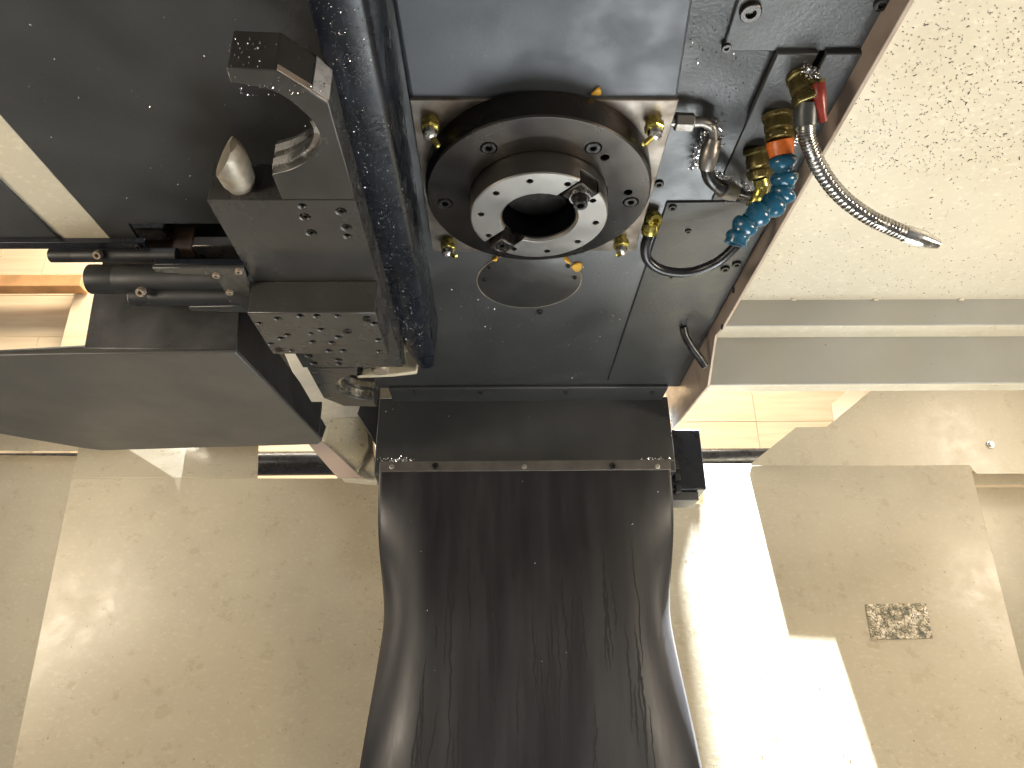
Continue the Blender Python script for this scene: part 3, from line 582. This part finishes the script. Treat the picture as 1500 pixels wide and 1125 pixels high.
# cream column pieces between box and head
YCOL = 1.25
cc_ = thing('machine_column', 'grimy cream column foot showing between the magazine cover and head', 'column', at(500, 695, Y=YCOL))
MB().prism([at(a, b_, Y=YCOL) for a, b_ in ((400, 480), (600, 480), (600, 600), (545, 640), (552, 705), (500, 700), (470, 640))], (0, .03, 0)).build('body', M['cream_stripe'], cc_, bevel=.002)
MB().prism([at(a, b_, Y=YCOL-.02) for a, b_ in ((484, 612), (526, 609), (540, 622), (542, 655), (520, 690), (470, 655))], (0, .019, 0)).build('pad', M['grime'], cc_, bevel=.003)
MB().prism([at(a, b_, Y=YCOL-.03) for a, b_ in ((452, 651), (472, 645), (530, 699), (494, 699))], (0, .008, 0)).build('foot_strip', M['pink'], cc_, bevel=.001)
MB().prism([at(a, b_, Y=YCOL-.035) for a, b_ in ((523, 606), (541, 556), (556, 560), (552, 655), (544, 640))], (0, .012, 0)).build('shadow_strip', M['dark'], cc_, bevel=.001)  # dark strip stands in for the shadow on the cream column
# ================================================================== COOLANT AND AIR LINES
def hexfit(name, c, d, r, L, mat, parent, seg=6, bev=.0006): 
    return MB().lathe([(r*.9, 0), (r, r*.1), (r, L-r*.1), (r*.9, L)], c, d, seg).build(name, M[mat], parent, bevel=bev)
def valve(c, e, r, parent, name='valve_body'):
    c, e = V(c), V(e); d = (e-c); L = d.length; d.normalize()
    MB().lathe([(r*1.05, 0), (r*1.12, L*.04), (r*1.12, L*.16), (r*.95, L*.2), (r*.95, L*.26), (r*1.02, L*.34), (r*1.02, L*.6), (r*.85, L*.68), (r*.92, L*.72), (r*1.0, L*.76), (r*1.0, L*.96), (r*.9, L)], c, d, 28).build(name, M['brass'], parent)
    hexfit('hex_collar', c+d*L*.70, d, r*1.08, L*.24, 'brass', parent)
# steel flexible hose
s1 = thing('metal_coolant_hose', 'shiny ribbed steel hose with tapered silver nozzle and red lever valve', 'hose', at(1180, 180, Z=.45))
va, vb = at(1175, 118, Z=.494), at(1183, 150, Z=.472)
valve(va+(va-vb)*.25, vb, .0115, s1)
hexfit('hex_nut', at(1182, 143, Z=.476), vb-va, .0135, .008, 'brass', s1)
ct = [at(1183, 150, Z=.472), at(1181, 165, Z=.466), at(1181, 184, Z=.458)]
MB().tube(ct, [.0105, .0108, .0102], 20).build('sleeve', M['sleeve'], s1)
hp = spline([at(1181, 182, Z=.459), at(1182, 200, Z=.452), at(1191, 226, Z=.444), at(1208, 258, Z=.434), at(1235, 290, Z=.424), at(1270, 316, Z=.414), at(1300, 331, Z=.407), at(1330, 344, Z=.401)], 30)
rd = [(.0073 if (i % 5) in (0, 1, 2) else .0060) for i in range(len(hp))]
MB().tube(hp, rd, 16).build('ribbed_tube', M['hose_metal'], s1, ang=60)
e0_, e1_ = at(1325, 342, Z=.402), at(1375, 358, Z=.392); dd = (e1_-e0_); L = dd.length
MB().lathe([(.0078, 0), (.0082, .001), (.0082, L*.52), (.0078, L*.56), (.0050, L*.9), (.0042, L), (.0026, L), (.0024, L*.8), (.0001, L*.8)], e0_, dd, 28).build('nozzle_tip', M['bright'], s1)
st = at(1200, 122, Z=.482); MB().tube([at(1186, 120, Z=.484), st, at(1204, 123, Z=.48)], [.0035, .0035, .005], 12).build('valve_stem', M['brass'], s1)
lv = spline([at(1199, 122, Z=.478), at(1200, 140, Z=.470), at(1203, 160, Z=.462), at(1207, 178, Z=.455)], 8)
MB().tube(lv, [.0035+.0022*math.sin(math.pi*min(1, .25+i/len(lv))) for i in range(len(lv))], 12).build('lever', M['red'], s1)
# blue segmented line
s2 = thing('segmented_coolant_line', 'blue ball-jointed coolant line on orange collar and brass valve', 'hose', at(1130, 250, Z=.45))
va, vb = at(1139, 168, Z=.496), at(1142, 207, Z=.472); valve(va, vb, .0125, s2)
MB().tube([at(1152, 185, Z=.484), at(1166, 187, Z=.482)], .004, 12).build('valve_stem', M['brass'], s2)
MB().tube([at(1152, 197, Z=.478), at(1165, 199, Z=.476)], .0045, 12).build('valve_stem', M['brass'], s2)
oc = [at(1142, 206, Z=.472), at(1143, 214, Z=.468), at(1145, 230, Z=.459)]; MB().tube(oc, [.0118, .0122, .0105], 20).build('orange_collar', M['orange'], s2, bevel=.0005)
bp_ = [(1146, 230, .459), (1148, 254, .447), (1150, 278, .436), (1139, 296, .427), (1117, 309, .418), (1095, 325, .409), (1081, 345, .399), (1077, 358, .392)]
BP = [at(a, b_, Z=z) for a, b_, z in bp_]
for i in range(len(BP)-2):
    c, e = BP[i], BP[i+1]; d = e-c; L = d.length; r = .0121
    MB().lathe([(r*.72, -L*.12), (r*.93, L*.02), (r*1.03, L*.2), (r*1.0, L*.42), (r*.86, L*.62), (r*.7, L*.8), (r*.7, L*1.0)], c, d, 24).build('ball_segment', M['blue'], s2, ang=70)
c, e = BP[-2], BP[-1]; d = e-c; L = d.length
MB().lathe([(.007, -L*.5), (.0105, -L*.2), (.0112, L*.2), (.0098, L*.5), (.0105, L*.95), (.0102, L), (.0064, L), (.0055, L*.2), (.0001, L*.2)], c, d, 28).build('outlet', M['blue'], s2, ang=50)
# brass valve alone
s3 = thing('brass_valve', 'grimy brass valve with short spout between black loop hose and blue line', 'valve', at(1110, 250, Z=.46))
va, vb = at(1108, 218, Z=.497), at(1114, 262, Z=.472); valve(va, vb, .0115, s3)
MB().tube(spline([vb, at(1116, 275, Z=.466), at(1110, 290, Z=.460), at(1100, 304, Z=.455)], 6), [.0075]*6+[.0068]*6+[.006]*7, 14).build('spout', M['zinc'], s3)
# steel elbow line
s4 = thing('steel_elbow_line', 'dull steel elbow pipe running from the plate into a black hose', 'pipe', at(1040, 220, Z=.48))
n0, n1 = at(988, 178, Z=.488), at(1016, 179, Z=.488); hexfit('hex_nut', n0, n1-n0, .0085, (n1-n0).length, 'pipe', s4)
MB().tube([n0-(n1-n0)*.4, n0], .005, 14).build('stub', M['pipe'], s4)
MB().tube(spline([n1, at(1030, 179, Z=.488), at(1043, 187, Z=.486), at(1045, 204, Z=.480)], 8), .0048, 16).build('elbow', M['pipe'], s4)
MB().tube([at(1045, 203, Z=.481), at(1042, 214, Z=.477), at(1041.5, 216, Z=.476), at(1036, 240, Z=.468), at(1034, 247, Z=.466)], [.0075, .0078, .0085, .0082, .007], 20).build('crimp_sleeve', M['pipe'], s4)
MB().tube(spline([at(1035, 245, Z=.467), at(1040, 262, Z=.462), at(1055, 275, Z=.462), at(1078, 283, Z=.470), at(1100, 288, Z=.482)], 8), .0062, 16).build('hose', M['hose'], s4)
MB().tube([at(1058, 276, Z=.463), at(1068, 280, Z=.466), at(1074, 282, Z=.468)], [.0085, .009, .0082], 18).build('ring_clamp', M['pipe'], s4)
# loop hose with yellow banjo
s5 = thing('loop_hose', 'thin black hose looping from a yellow zinc fitting to the valves', 'hose', at(1000, 400, Z=.46))
bj = at(953, 318, Z=.494); MB().lathe([(.009, 0), (.0098, .002), (.0098, .010), (.008, .013), (.004, .013), (.0035, .008), (.0001, .008)], bj, (.25, -.5, -.85), 22).build('banjo_fitting', M['zinc'], s5)
MB().tube([at(953, 326, Z=.486), at(952, 336, Z=.482), at(951, 344, Z=.478)], [.0085, .0098, .0082], 20).build('ferrule', M['zinc'], s5)
MB().tube(spline([at(951, 342, Z=.479), at(945, 362, Z=.470), at(950, 382, Z=.462), at(972, 396, Z=.456), at(1008, 399, Z=.452), at(1043, 388, Z=.452), at(1068, 370, Z=.458), at(1092, 342, Z=.470), at(1105, 310, Z=.485)], 10), .0056, 16).build('hose', M['hose'], s5)
# short stub hose
s6 = thing('stub_hose', 'short cut black hose hanging under the rear right of the head', 'hose', at(1033, 535, Z=.44))
MB().tube(spline([at(1001, 480, Z=.495), at(1004, 492, Z=.485), at(1013, 508, Z=.472), at(1024, 523, Z=.460), at(1033, 536, Z=.449)], 8), .0058, 16).build('hose', M['hose'], s6)
ee = at(1033, 536.5, Z=.4485); MB().lathe([(.0059, 0), (.0059, .0006), (.004, .0006), (.004, .0001)], ee, at(1033, 536, Z=.449)-at(1024, 523, Z=.460), 18).build('cut_end', M['grey_shade'], s6)
# patch
pt = [at(a, b_, plane=CH) for a, b_ in ((1267, 886), (1356, 884), (1366, 935), (1276, 938))]
o = MB().prism([p-PN*-.0004 for p in pt], PN*.0012).build('residue_patch', M['residue']); tag(o, 'crackled greenish brown residue of a torn-off label on the right chute', 'patch')
# ================================================================== CHIPS AND SPLASHES
ck = MB()
def ok_roof(P): q = px(P); return q[0] > 1000
for i in range(16000):
    P = V((random.uniform(XS, 1.15), random.uniform(.18, yc-.003), ZC)); q = px(P)
    den = .12+.88*math.exp(-((P.x-.47)/.16)**2) if q[1] < 250 else .18
    if random.random() > den or q[0] < 1040: continue
    s_ = random.uniform(.00035, .0009)*(2.0 if random.random() < .04 else 1); ck.sliver(P, (0, 0, -1), s_*random.uniform(1, 3.2), s_*.6, random.gauss(.3, .9), .0004)
o = ck.build('stuck_chips', M['chip_dark']); tag(o, 'dark chip splatter stuck to the off-white roof guard', 'chips', kind='stuff')
ck = MB()
for i in range(300):
    a, b_ = random.uniform(20, 560) if i % 2 else random.uniform(985, 1500), random.uniform(690, 1125)
    if i % 5 == 0: a, b_ = random.gauss(553 if b_ < 860 else 556, 9), random.uniform(705, 950)
    P = at(a, b_, plane=CH)
    if a > 985 and a > 1421+.25*(b_-680): continue
    if a < 110-.2*(b_-680): continue
    s_ = random.uniform(.0004, .0010); ck.sliver(P+PN*.0003, PN, s_*random.uniform(1.2, 4.5), s_*.75, random.gauss(1.1, .8), .0004)
o = ck.build('chute_chips', M['chip_dark']); tag(o, 'scattered small dark chips on the cream back chutes', 'chips', kind='stuff')
ck = MB()
def scat(n, fx, s0, s1):
    for i in range(n):
        P, nn2 = fx(); s_ = random.uniform(s0, s1); ck.sliver(P+V(nn2)*.0003, nn2, s_*random.uniform(1, 3), s_, random.uniform(0, 6.28), .0005)
scat(260, lambda: (at(random.uniform(556, 980), random.gauss(664, 14) if random.random() < .6 else random.uniform(592, 672), Y=YB-.002), (0, -1, 0)), .0004, .0011)
scat(110, lambda: (at(random.gauss(585, 12), random.gauss(674, 2.0), Y=YB-.007), (0, -1, 0)), .0005, .0013)
scat(110, lambda: (at(random.gauss(960, 12), random.gauss(674, 2.0), Y=YB-.007), (0, -1, 0)), .0005, .0013)
scat(60, lambda: (at(983.5, random.uniform(592, 690), Y=YB-.004), (0, -1, 0)), .0005, .0011)
def rubp():
    u, v = random.uniform(-.9, .9), random.uniform(.03, .9); return rub(u, v)+V((0, -.002, 0)), (0, -1, 0)
scat(40, rubp, .0004, .0009)
scat(50, lambda: (at(random.uniform(40, 470), random.uniform(20, 320), Z=ZL), (0, 0, -1)), .0003, .0007)
scat(90, lambda: (at(random.uniform(620, 930), random.uniform(390, 560), Z=ZU), (0, 0, -1)), .0003, .0008)
scat(50, lambda: (at(random.uniform(1005, 1090), random.uniform(20, 150), Z=ZF), (0, 0, -1)), .0003, .0007)
scat(70, lambda: (at(random.uniform(335, 405), random.uniform(55, 98), Y=at(370, 100, Z=ZA).y-.0003) if random.random() < .3 else at(random.uniform(340, 480), random.uniform(108, 125)+max(0, random.uniform(0, 1))*20, Z=ZA), (0, 0, -1)), .0003, .0007)
o = ck.build('loose_chips', M['chip']); tag(o, 'tiny bright metal chips sprinkled over the dark painted parts', 'chips', kind='stuff')
# tangles of swarf round the lines
ck = MB()
def clump(a0, b0, a1, b1, n, Z, sp):
    for i in range(n):
        t = random.random(); a = a0+(a1-a0)*t+random.gauss(0, sp); b_ = b0+(b1-b0)*t+random.gauss(0, sp)
        P = at(a, b_, Z=Z+random.uniform(-.010, .006)); nn2 = V((random.gauss(0, 1), random.gauss(0, 1)-.5, random.gauss(0, 1)-1)).normalized()
        s_ = random.uniform(.0006, .0014); ck.sliver(P, nn2, s_*random.uniform(1.5, 4), s_, random.uniform(0, 6.28), .0008)
clump(1038, 188, 1016, 245, 300, .492, 4); clump(1048, 180, 1052, 210, 90, .492, 4); clump(1045, 255, 1100, 280, 170, .490, 4)
clump(1180, 100, 1195, 112, 90, .496, 4); clump(1160, 200, 1166, 205, 40, .485, 3); clump(1060, 292, 1090, 270, 60, .492, 4)
o = ck.build('swarf_tangle', M['chip']); tag(o, 'glittering tangled swarf caught round the coolant valves and elbow pipe', 'swarf', kind='stuff')
# ================================================================== light falling through the rear gap (lamp outside)
P1 = at(1166, 626, Y=YS); P2 = at(1156, 940, plane=CH); ld = (P1-P2).normalized(); print('beam elev', math.degrees(math.asin(ld.z)), ld)
LP = P2+ld*3.2; tgt = at(1110, 900, plane=CH)
spot('outside_lamp', LP, tgt, 15, 36000, (.88, .95, 1.0), .007, .05)
def shade(a, b_): q = at(a, b_, plane=CH); return q+(LP-q)*((1.54-q.z)/(LP.z-q.z))
e1, e2, e3, e4 = shade(1056, 1125), shade(1000, 801), shade(1033, 797), shade(1030, 684)
f1, f4 = e1+(e1-e2)*2.5, e4+(e4-e3)*4
blocker = MB().prism([V((p.x-.001, p.y, 1.537)) for p in (V((-.3, f1.y, 0)), f1, e1, e2, e3, e4, f4, V((-.3, f4.y, 0)))], (0, 0, .006)).build('light_blocker', M['grey_shade'], bevel=.002); tag(blocker, 'unseen grey tray above and behind the machine', 'blocker')  # unseen plate added to cut the outside lamp's light to the patch outline
# left lamp: light slips through the notch of an unseen added shield onto the flange of the left chute
T = [at(178, 652, plane=FL), at(273, 652, plane=FL), at(262, 722, plane=CH)]; dl = V((-.10, .26, .95)).normalized(); L2 = T[1]+dl*3.0
Q = [p+(L2-p)*((.67-p.z)/(L2.z-p.z)) for p in T]
ap = Q[2]; qa = ap+(Q[0]-ap)*2.2; qb = ap+(Q[1]-ap)*2.2
sh = MB().prism([qa, ap, qb, V((qb.x+.55, qb.y, .67)), V((qb.x+.55, ap.y-.35, .67)), V((qa.x-.06, ap.y-.25, .67)), V((qa.x-.06, qa.y, .67))], (0, 0, .003)).build('light_mask', M['dark']); tag(sh, 'unseen dark notched shield behind the magazine cover', 'mask')  # out-of-view plate, notched to give the triangle of light
spot('outside_lamp_left', L2, at(225, 690, plane=CH) , 6, 1100, (.88, .95, 1.0), .008, .2)
